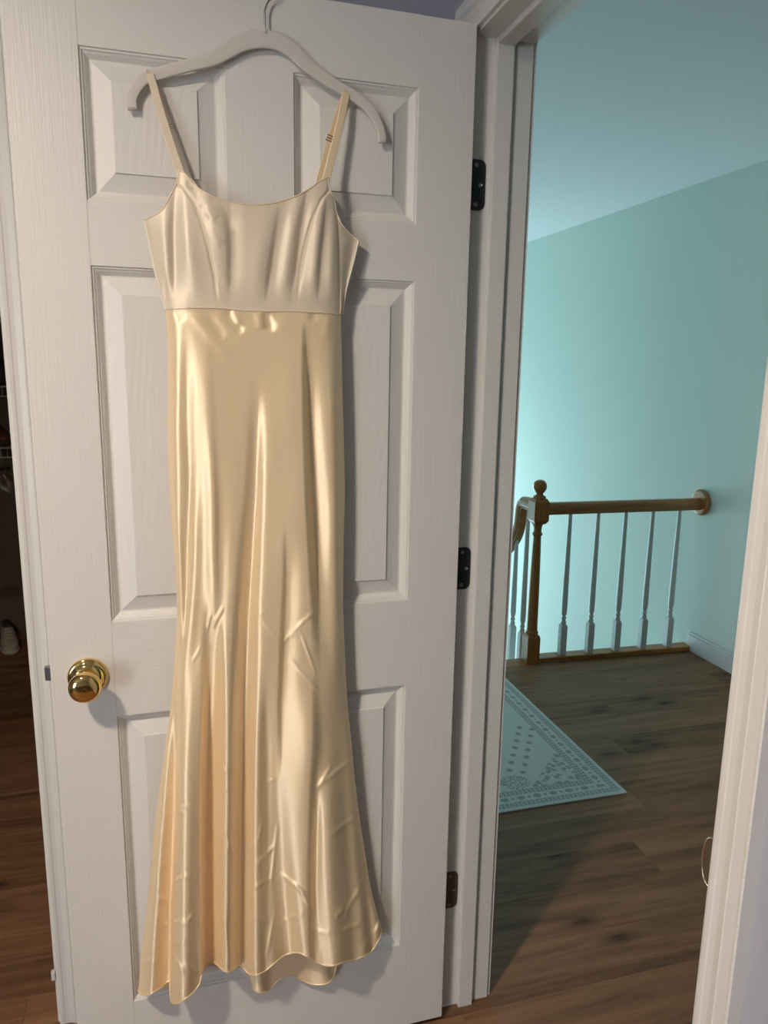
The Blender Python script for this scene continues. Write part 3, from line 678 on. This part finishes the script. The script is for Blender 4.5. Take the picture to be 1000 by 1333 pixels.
# straps -----------------------------------------------------------
def ribbon(name, path, w, th, mat):
    """path: (px, py, depth); flat band facing the room"""
    q = spline([Vector(at(x, y, d)) - gown.location for x, y, d in path], 40)
    sv = (q[-1]-q[0]).cross(Vector((0, 1, 0))).normalized()
    bm = bmesh.new(); rings = []
    for i, p in enumerate(q):
        t = (q[min(i+1, 39)]-q[max(i-1, 0)]).normalized(); nn = sv.cross(t).normalized()
        ww = w[0] + (w[1]-w[0])*i/39
        rings.append([bm.verts.new(p + sv*(a*ww/2) + nn*(b*th/2)) for a, b in ((-1, -.4), (-.9, -1), (.9, -1), (1, -.4), (1, .4), (.9, 1), (-.9, 1), (-1, .4))])
    for a, b in zip(rings, rings[1:]):
        for k in range(8): bm.faces.new((a[k], a[(k+1) % 8], b[(k+1) % 8], b[k]))
    bm.faces.new(rings[0][::-1]); bm.faces.new(rings[-1])
    return link(name, bm, M[mat], gown, smooth=False)
ribbon('strap', [(235.5, 227, 1.290), (222, 187, 1.296), (208, 142, 1.303), (198, 106, 1.3105), (195.0, 96, 1.3115)], (0.0130, 0.0118), 0.0014, 'crepe')
ribbon('strap', [(195.0, 96.5, 1.3112), (195.0, 94.0, 1.3130), (195.2, 93.6, 1.3165), (195.5, 94.4, 1.3195), (196.5, 97, 1.3212)], (0.0118, 0.0118), 0.0014, 'crepe')
lb_ = ribbon('back_strap', [(197.5, 97, 1.3214), (209, 130, 1.3205), (228, 180, 1.3195), (247, 238, 1.3190)], (0.0100, 0.0105), 0.0014, 'crepe')
ribbon('strap', [(423, 240, 1.288), (432, 205, 1.295), (443, 160, 1.303), (449, 130, 1.3100), (450.5, 122, 1.3112)], (0.0135, 0.0120), 0.0014, 'satin')
ribbon('strap', [(450.5, 122.5, 1.3105), (451, 119.6, 1.3130), (451.5, 119.2, 1.3165), (451.5, 120.2, 1.3195), (450.5, 123, 1.3212)], (0.0120, 0.0120), 0.0014, 'satin')
ribbon('back_strap', [(449, 123, 1.3214), (440, 150, 1.3205), (428, 190, 1.3195), (414, 243, 1.3190)], (0.0105, 0.0110), 0.0014, 'satin')
def slider(x, y, d, ang, k=1.0):
    p = Vector(at(x, y, d)) - gown.location; bm = bmesh.new()
    c, s_ = math.cos(ang), math.sin(ang); X = Vector((c, 0, s_)); Zv = Vector((-s_, 0, c))
    for a, b in (((-1, -1), (1, -1)), ((1, -1), (1, 1)), ((1, 1), (-1, 1)), ((-1, 1), (-1, -1)), ((-1, 0), (1, 0))):
        tube(bm, [p+X*(.0065*k*a[0])+Zv*(.0042*k*a[1]), p+X*(.0065*k*b[0])+Zv*(.0042*k*b[1])], 0.0010*k, 6, up=(0, 1, 0))
    o = link('strap_slider', bm, M['strike'], gown)
slider(429.5, 180, 1.3185, -0.28); slider(222.5, 165, 1.3195, 0.4, .72); slider(232.8, 196, 1.3195, 0.4, .72)

# ------------------------------------------------------------------ balustrade on the landing
bal = tag(empty('stair_balustrade', (1.70, 3.20, 0)), 'golden oak stair balustrade with turned newel post and white balusters', 'railing')
BO = Vector((1.70, 3.20, 0)); BA = math.atan2(-0.040, 0.914)           # the level run goes to the far wall
bal.rotation_euler = (0, 0, BA)
LB = (XF - 1.70)/math.cos(BA)
def square_prof(bm, prof, mat=None):
    rings = []
    for r, z in prof: rings.append([bm.verts.new(p) for p in ((-r, -r, z), (r, -r, z), (r, r, z), (-r, r, z))])
    for a, b in zip(rings, rings[1:]):
        for i in range(4): bm.faces.new((a[i], a[(i+1) % 4], b[(i+1) % 4], b[i]))
    bm.faces.new(rings[0][::-1]); bm.faces.new(rings[-1])
    if mat is not None: bmesh.ops.transform(bm, matrix=mat, verts=[v for r in rings for v in r])
bm = bmesh.new()
square_prof(bm, [(0.0335, -0.10), (0.0335, 0.135), (0.0300, 0.147), (0.027, 0.150)])
lathe(bm, [(0.027, 0.148), (0.031, 0.152), (0.033, 0.158), (0.031, 0.164), (0.0275, 0.170), (0.0268, 0.185), (0.0262, 0.28), (0.0245, 0.42), (0.0215, 0.58), (0.0190, 0.655), (0.0205, 0.660),
           (0.0250, 0.664), (0.0255, 0.670), (0.0210, 0.676), (0.0190, 0.684), (0.0200, 0.700), (0.0240, 0.715), (0.031, 0.724), (0.033, 0.727)], 28)
square_prof(bm, [(0.026, 0.722), (0.0300, 0.726), (0.0385, 0.740), (0.0385, 0.832), (0.0300, 0.846), (0.026, 0.848)])
link('newel_post', bm, M['newel'], bal)
bm = bmesh.new()
lathe(bm, [(0.030, 0.846), (0.032, 0.851), (0.030, 0.858), (0.020, 0.862), (0.0165, 0.868), (0.0180, 0.874), (0.0260, 0.882), (0.0320, 0.894), (0.0335, 0.906), (0.0315, 0.919), (0.0240, 0.931), (0.012, 0.9375), (0.002, 0.9385)], 32)
link('finial', bm, M['newel'], bal, smooth=True)
RAILP = [(-0.026, -0.016), (-0.029, -0.004), (-0.029, 0.010), (-0.024, 0.022), (-0.012, 0.0295), (0.012, 0.0295), (0.024, 0.022), (0.029, 0.010), (0.029, -0.004), (0.026, -0.016), (0.020, -0.022), (0.020, -0.029), (-0.020, -0.029), (-0.020, -0.022)]
ZR = 0.795
bm = bmesh.new(); strip(bm, RAILP, lambda u, v, e: (0.036 if e == 0 else LB-0.020, u, ZR+v)); link('handrail', bm, M['rail'], bal)
bm = bmesh.new(); lathe(bm, [(0.060, 0), (0.068, 0.004), (0.068, 0.013), (0.062, 0.019), (0.056, 0.021), (0.030, 0.0215)], 40, Matrix.Translation((LB-0.001, 0, 0.803)) @ Matrix.Rotation(-math.pi/2 , 4, 'Y'))
link('wall_rosette', bm, M['rail'], bal)
bm = boxes(((0.030, -0.035, 0.001), (LB-0.003, 0.035, 0.028)))
link('shoe_rail', bm, M['rail'], bal, bevel=0.004)
def baluster_bm(z0, zb, zt, mat):
    bm = bmesh.new(); q = 0.0165
    square_prof(bm, [(q, z0), (q, zb), (0.0125, zb+0.010), (0.011, zb+0.011)])
    lathe(bm, [(0.011, zb+0.010), (0.0132, zb+0.016), (0.0135, zb+0.024), (0.0100, zb+0.031), (0.0098, zb+0.036), (0.0130, zb+0.040), (0.0130, zb+0.046), (0.0098, zb+0.050), (0.0096, zb+0.060), (0.0130, zb+0.066),
               (0.0132, zb+0.072), (0.0148, zb+0.085), (0.0146, zb+0.16), (0.0125, (zb+zt)/2+0.05), (0.0092, zt)], 18)
    bmesh.ops.transform(bm, matrix=mat, verts=bm.verts[:]); return bm
for i in range(5):
    link('baluster', baluster_bm(0.028, 0.180, ZR-0.027, Matrix.Translation((0.172+0.1537*i, 0, 0))), M['hallwhite'], bal)
# the flight going down: level piece, drop and slope of the handrail, in world axes turned back by BA
Rb = Matrix.Rotation(-BA, 4, 'Z')
def wl_(x, y, z): return Rb @ Vector((x-1.70, y-3.20, z))
path = [(1.70, 3.235, 0.800), (1.70, 3.30, 0.800), (1.70, 3.350, 0.800), (1.70, 3.378, 0.785), (1.70, 3.388, 0.745), (1.70, 3.394, 0.69), (1.70, 3.412, 0.638), (1.70, 3.446, 0.590), (1.70, 3.50, 0.540), (1.70, 3.58, 0.475), (1.70, 3.68, 0.40), (1.70, 4.2, 0.0), (1.70, 5.2, -0.76)]
q = [wl_(*p) for p in spline(path, 90)]
bm = bmesh.new(); rings = []
sx = Rb.to_3x3() @ Vector((1, 0, 0))
for i, p in enumerate(q):
    t = (q[min(i+1, 89)]-q[max(i-1, 0)]).normalized(); up = sx.cross(t).normalized()
    rings.append([bm.verts.new(p + sx*u + up*v) for u, v in RAILP])
for a, b in zip(rings, rings[1:]):
    n = len(a)
    for k in range(n): bm.faces.new((a[k], a[(k+1) % n], b[(k+1) % n], b[k]))
bm.faces.new(rings[0][::-1]); bm.faces.new(rings[-1])
link('stair_handrail', bm, M['rail'], bal)
for i, (y, zt) in enumerate([(3.305, 0.772), (3.42, 0.595), (3.56, 0.46), (3.68, 0.365), (3.81, 0.265), (3.93, 0.175)]):
    zs = -0.19 if i < 2 else (-0.38 if i < 4 else -0.57)
    link('baluster', baluster_bm(zs, zs+0.30 if i < 2 else zs+0.2, zt, Matrix.Translation(wl_(1.70, y, 0))), M['hallwhite'], bal)
# ------------------------------------------------------------------ the rug
rg = NT('printed_rug'); b = rg.b; b.inputs['Roughness'].default_value = 0.95
tc = rg.n('ShaderNodeTexCoord'); sp = rg.n('ShaderNodeSeparateXYZ'); rg.l(tc.outputs['Object'], sp.inputs[0])
X, Y = sp.outputs[0], sp.outputs[1]             # rug: x in [-0.80, 0] leftwards from its right edge, y in [0, 1.10]
RWX, RWY = 0.80, 1.10
dx = rg.math('MINIMUM', rg.math('MULTIPLY', X, -1), rg.math('ADD', X, RWX))
dy = rg.math('MINIMUM', Y, rg.math('SUBTRACT', RWY, Y))
d = rg.math('MINIMUM', dx, dy)
along = rg.math('ADD', rg.math('MULTIPLY', rg.math('LESS_THAN', dx, dy), Y), rg.math('MULTIPLY', rg.math('GREATER_THAN', dx, dy), X))
def band(a, c): return rg.math('MULTIPLY', rg.math('GREATER_THAN', d, a), rg.math('LESS_THAN', d, c))
def add(*v):
    o = v[0]
    for w in v[1:]: o = rg.math('MAXIMUM', o, w)
    return o
def wave(src, f, ph=0.0): return rg.math('SINE', rg.math('MULTIPLY_ADD', src, f*2*math.pi, ph))
zig = rg.math('GREATER_THAN', rg.math('ADD', wave(along, 62), wave(rg.math('ADD', d, along), 80)), -0.35)
bandA = rg.math('MULTIPLY', band(0.017, 0.040), zig); bandC = rg.math('MULTIPLY', band(0.082, 0.106), zig)
lines = add(band(0.016, 0.0185), band(0.038, 0.0405), band(0.081, 0.0835), band(0.105, 0.1075))
# ovals along the middle border
u = rg.math('SUBTRACT', rg.math('FRACT', rg.math('MULTIPLY', rg.math('ADD', along, 5.0), 1/0.062)), 0.5)
u2 = rg.math('POWER', rg.math('MULTIPLY', u, 0.062/0.015), 2); v2 = rg.math('POWER', rg.math('MULTIPLY', rg.math('SUBTRACT', d, 0.061), 1/0.011), 2)
oval = rg.math('LESS_THAN', rg.math('ADD', u2, v2), 1.0)
us = rg.math('SUBTRACT', rg.math('FRACT', rg.math('MULTIPLY', rg.math('ADD', along, 5.031), 1/0.062)), 0.5)
us2 = rg.math('POWER', rg.math('MULTIPLY', us, 0.062/0.006), 2); vs2 = rg.math('POWER', rg.math('MULTIPLY', rg.math('SUBTRACT', d, 0.061), 1/0.006), 2)
dot = rg.math('LESS_THAN', rg.math('ADD', us2, vs2), 1.0)
inner = rg.math('GREATER_THAN', d, 0.108)
def blob(cx, cy, rx, ry):
    a = rg.math('POWER', rg.math('MULTIPLY', rg.math('SUBTRACT', X, cx), 1/rx), 2); c = rg.math('POWER', rg.math('MULTIPLY', rg.math('SUBTRACT', Y, cy), 1/ry), 2)
    return rg.math('LESS_THAN', rg.math('ADD', a, c), 1.0)
vo = rg.n('ShaderNodeTexVoronoi', i_Scale=38.0); vo.inputs['Randomness'].default_value = 0.75; rg.l(tc.outputs['Object'], vo.inputs['Vector'])
flower = rg.math('LESS_THAN', vo.outputs['Distance'], 0.50)
vf = rg.n('ShaderNodeTexVoronoi', i_Scale=150.0); rg.l(tc.outputs['Object'], vf.inputs['Vector']); speck = rg.math('LESS_THAN', vf.outputs['Distance'], 0.52)
corner = rg.math('MULTIPLY', inner, rg.math('LESS_THAN', rg.math('ADD', dx, dy), 0.425))
cfl = rg.math('MULTIPLY', corner, rg.math('MULTIPLY', flower, add(speck, rg.math('LESS_THAN', vo.outputs['Distance'], 0.34))))
medal = rg.math('MULTIPLY', add(blob(-0.36, 0.155, 0.055, 0.046), blob(-0.62, 0.40, 0.05, 0.05)), speck)
centre = rg.math('MULTIPLY', add(blob(-0.42, 0.56, 0.16, 0.22), blob(-0.42, 0.42, 0.10, 0.10)), rg.math('MULTIPLY', flower, rg.math('GREATER_THAN', d, 0.12)))
# two diagonal rows of leaves
def row(off):
    t = rg.math('ADD', rg.math('MULTIPLY', X, 0.53), rg.math('MULTIPLY', Y, 0.85)); c = rg.math('SUBTRACT', rg.math('MULTIPLY', X, 0.85), rg.math('MULTIPLY', Y, 0.53))
    uu = rg.math('SUBTRACT', rg.math('FRACT', rg.math('MULTIPLY', rg.math('ADD', t, 5), 1/0.058)), 0.5)
    a = rg.math('POWER', rg.math('MULTIPLY', uu, 0.058/0.0125), 2); e = rg.math('POWER', rg.math('MULTIPLY', rg.math('SUBTRACT', c, off), 1/0.0115), 2)
    lim = rg.math('MULTIPLY', rg.math('GREATER_THAN', Y, 0.20), rg.math('LESS_THAN', Y, 0.56))
    return rg.math('MULTIPLY', rg.math('LESS_THAN', rg.math('ADD', a, e), 1.0), rg.math('MULTIPLY', lim, inner))
pat = add(bandA, bandC, lines, oval, dot, cfl, medal, centre, row(-0.415), row(-0.365))
pn = rg.n('ShaderNodeTexNoise', i_Scale=320.0, i_Detail=2.0); rg.l(tc.outputs['Object'], pn.inputs['Vector'])
fac = rg.math('MULTIPLY', pat, rg.math('MULTIPLY_ADD', pn.outputs[0], 0.8, 0.2))
mx = rg.n('ShaderNodeMix', data_type='RGBA'); rg.l(fac, mx.inputs[0]); mx.inputs[6].default_value = (0.70, 0.71, 0.68, 1); mx.inputs[7].default_value = (0.19, 0.19, 0.20, 1)
rg.l(mx.outputs[2], b.inputs['Base Color']); rg.bump(pn.outputs[0], 0.4, 0.002)
bm = bmesh.new(); box(bm, (-RWX, 0, 0.0005), (0, RWY, 0.006))
rug = link('rug', bm, rg.m, bevel=0.002); rug.location = (1.487, 2.030, 0)
tag(rug, 'pale rug with grey floral border lying on the landing floor', 'rug')

# ------------------------------------------------------------------ things in the closet
M['wirewhite'] = plain('white_wire_coating', (0.6, 0.57, 0.52), 0.4).m
def wire_shelf(z, y0, label):
    x0, x1, dp = -1.62, -0.50, 0.34
    t = tag(empty('wire_shelf', (x0, y0, z)), label, 'shelf', 'wire shelves in the closet')
    L = x1-x0
    bm = bmesh.new(); tube(bm, [(0, 0, 0), (L, 0, 0)], 0.0035, 6); link('front_rod', bm, M['wirewhite'], t)
    bm = bmesh.new(); tube(bm, [(0, 0, -0.045), (L, 0, -0.045)], 0.0035, 6); link('front_rod', bm, M['wirewhite'], t)
    bm = bmesh.new(); tube(bm, [(0, dp, 0), (L, dp, 0)], 0.0035, 6); link('back_rod', bm, M['wirewhite'], t)
    bm = bmesh.new()
    n = int(L/0.028)
    for i in range(n+1):
        x = i*L/n; tube(bm, [(x, dp, 0.003), (x, 0, 0.003), (x, -0.003, -0.045)], 0.0016, 4, up=(1, 0, 0))
    w = link('cross_wires', bm, M['wirewhite'], t); w['kind'] = 'stuff'
    return t
wire_shelf(1.69, 3.88, 'white wire closet shelf, highest of the three in the dark closet')
wire_shelf(1.345, 3.88, 'white wire closet shelf, middle of the three in the dark closet')
wire_shelf(1.055, 3.88, 'white wire closet shelf, lowest of the three in the dark closet')
def shoe(name, loc, rz, label, cup, csole, ccol, group=None):
    t = tag(empty(name, loc, rz), label, 'shoe', group)
    mu = plain(name+'_upper', cup, 0.6).m; ms = plain(name+'_sole', csole, 0.6).m; mc = plain(name+'_collar', ccol, 0.7).m
    def sec(y, w, z0, z1, bm, n=14):
        return [bm.verts.new((w*math.cos(2*math.pi*i/n), y, z0 + (z1-z0)*(0.5+0.5*math.sin(2*math.pi*i/n)))) for i in range(n)]
    def loft(name, rows, mat, **k):
        bm = bmesh.new(); R = [sec(y, w, a, c, bm) for y, w, a, c in rows]
        for p, q in zip(R, R[1:]):
            for i in range(14): bm.faces.new((p[i], p[(i+1) % 14], q[(i+1) % 14], q[i]))
        bm.faces.new(R[0][::-1]); bm.faces.new(R[-1]); return link(name, bm, mat, t, smooth=True)
    loft('sole', [(-0.135, 0.016, 0.004, 0.030), (-0.12, 0.036, 0, 0.030), (-0.06, 0.047, 0, 0.028), (0.03, 0.038, 0, 0.028), (0.10, 0.036, 0, 0.032), (0.135, 0.026, 0, 0.034), (0.142, 0.012, 0.005, 0.03)], ms)
    loft('upper', [(-0.130, 0.012, 0.018, 0.036), (-0.115, 0.034, 0.014, 0.056), (-0.07, 0.043, 0.014, 0.070), (-0.02, 0.039, 0.014, 0.092), (0.03, 0.034, 0.014, 0.106), (0.08, 0.033, 0.014, 0.104), (0.12, 0.029, 0.014, 0.108), (0.136, 0.012, 0.020, 0.092)], mu)
    loft('collar', [(0.02, 0.006, 0.096, 0.108), (0.04, 0.023, 0.094, 0.114), (0.08, 0.026, 0.094, 0.112), (0.115, 0.021, 0.096, 0.116), (0.128, 0.006, 0.100, 0.114)], mc)
    bm = bmesh.new()
    for k in range(4):
        y = -0.065+0.022*k; z = 0.074+0.009*k
        tube(bm, [(-0.020, y, z-0.006), (0, y-0.004, z+0.003), (0.020, y, z-0.006)], 0.0026, 6, up=(0, 1, 0))
    link('laces', bm, ms, t)
    return t
shoe('sneaker', (-0.875, 4.02, 0), 0.25, 'cream sneaker with dark opening on the closet floor, nearer the white casing', (0.50, 0.45, 0.36), (0.62, 0.58, 0.50), (0.05, 0.045, 0.05), 'sneakers on the closet floor')
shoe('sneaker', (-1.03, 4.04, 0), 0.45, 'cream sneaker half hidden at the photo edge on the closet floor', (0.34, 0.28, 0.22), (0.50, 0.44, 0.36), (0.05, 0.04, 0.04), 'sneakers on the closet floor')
shoe('dress_shoe', (-0.85, 4.04, 1.060), 0.5, 'dark red shoe on the lowest wire shelf in the closet', (0.16, 0.045, 0.03), (0.08, 0.05, 0.04), (0.05, 0.02, 0.02))
# black bag on the middle shelf
bag = tag(empty('handbag', (-0.87, 4.02, 1.350)), 'black handbag standing on the middle wire shelf in the closet', 'bag')
mb = plain('black_leather', (0.015, 0.013, 0.012), 0.5).m
bm = bmesh.new(); rings = []
for z, w, dd in ((0, 0.10, 0.05), (0.02, 0.115, 0.055), (0.08, 0.105, 0.045), (0.12, 0.09, 0.022), (0.125, 0.085, 0.012)):
    rings.append([bm.verts.new((w*math.copysign(abs(math.cos(a))**.4, math.cos(a)), dd*math.copysign(abs(math.sin(a))**.6, math.sin(a)), z)) for a in [2*math.pi*i/20 for i in range(20)]])
for p, q in zip(rings, rings[1:]):
    for i in range(20): bm.faces.new((p[i], p[(i+1) % 20], q[(i+1) % 20], q[i]))
bm.faces.new(rings[0][::-1]); bm.faces.new(rings[-1]); link('bag_body', bm, mb, bag, smooth=True)
bm = bmesh.new(); tube(bm, [(-0.05, 0, 0.118), (-0.045, 0, 0.16), (0, 0, 0.185), (0.045, 0, 0.16), (0.05, 0, 0.118)], 0.005, 8, up=(0, 1, 0)); link('bag_handle', bm, mb, bag, smooth=True)
# plastic garment bag hanging under the lowest shelf
gm = NT('clear_plastic'); gm.b.inputs['Base Color'].default_value = (0.20, 0.155, 0.11, 1); gm.b.inputs['Roughness'].default_value = 0.25; gm.b.inputs['Alpha'].default_value = 0.5
gb = bmesh.new(); n = 36; rings = []
for k in range(26):
    z = -k*0.024; w = 0.05 + 0.13*sstep(0, 6, k) + 0.02*k/26
    rings.append([gb.verts.new((w*math.cos(2*math.pi*i/n)*(1+0.05*math.sin(i*2.7+k*.3)), 0.05*sstep(-2, 6, k)*math.sin(2*math.pi*i/n) + 0.012*math.sin(i*3.3+k*0.55), z + 0.01*math.sin(i*1.9))) for i in range(n)])
for p, q in zip(rings, rings[1:]):
    for i in range(n): gb.faces.new((p[i], p[(i+1) % n], q[(i+1) % n], q[i]))
gb.faces.new(rings[0])
gbag = tag(empty('garment_bag', (-0.86, 4.06, 0.93)), 'crumpled clear plastic garment bag hanging below the lowest wire shelf', 'bag')
link('plastic_cover', gb, gm.m, gbag, smooth=True)
bm = bmesh.new(); tube(bm, [(0, 0, -0.01), (0, 0, 0.075), (0, 0.012, 0.105), (0, 0.02, 0.127), (0, 0.012, 0.131), (0, -0.004, 0.131)], 0.0018, 6, up=(1, 0, 0)); link('wire_hook', bm, M['wire'], gbag)

# ------------------------------------------------------------------ the bedroom lamp (above and left of the camera)
lamp = tag(empty('ceiling_downlight', (LAMP_POS[0], LAMP_POS[1], ZC)), 'round flush ceiling downlight with white trim ring lighting the white door', 'lamp')
b = bmesh.new(); lathe(b, [(0.0745, -0.0005), (0.094, -0.001), (0.095, -0.006), (0.086, -0.016), (0.076, -0.018), (0.0745, -0.017), (0.0745, -0.0005)], 48, cap=False); link('trim_ring', b, M['trim'], lamp, smooth=False)
g = NT('warm_lit_lens'); g.b.inputs['Base Color'].default_value = (0.9, 0.88, 0.82, 1)
g.b.inputs['Emission Color'].default_value = LAMP_COLOR; g.b.inputs['Emission Strength'].default_value = LAMP_STRENGTH
b = bmesh.new(); lathe(b, [(0.0735, -0.0005), (0.0735, -0.0040)], 48)
link('lens', b, g.m, lamp)
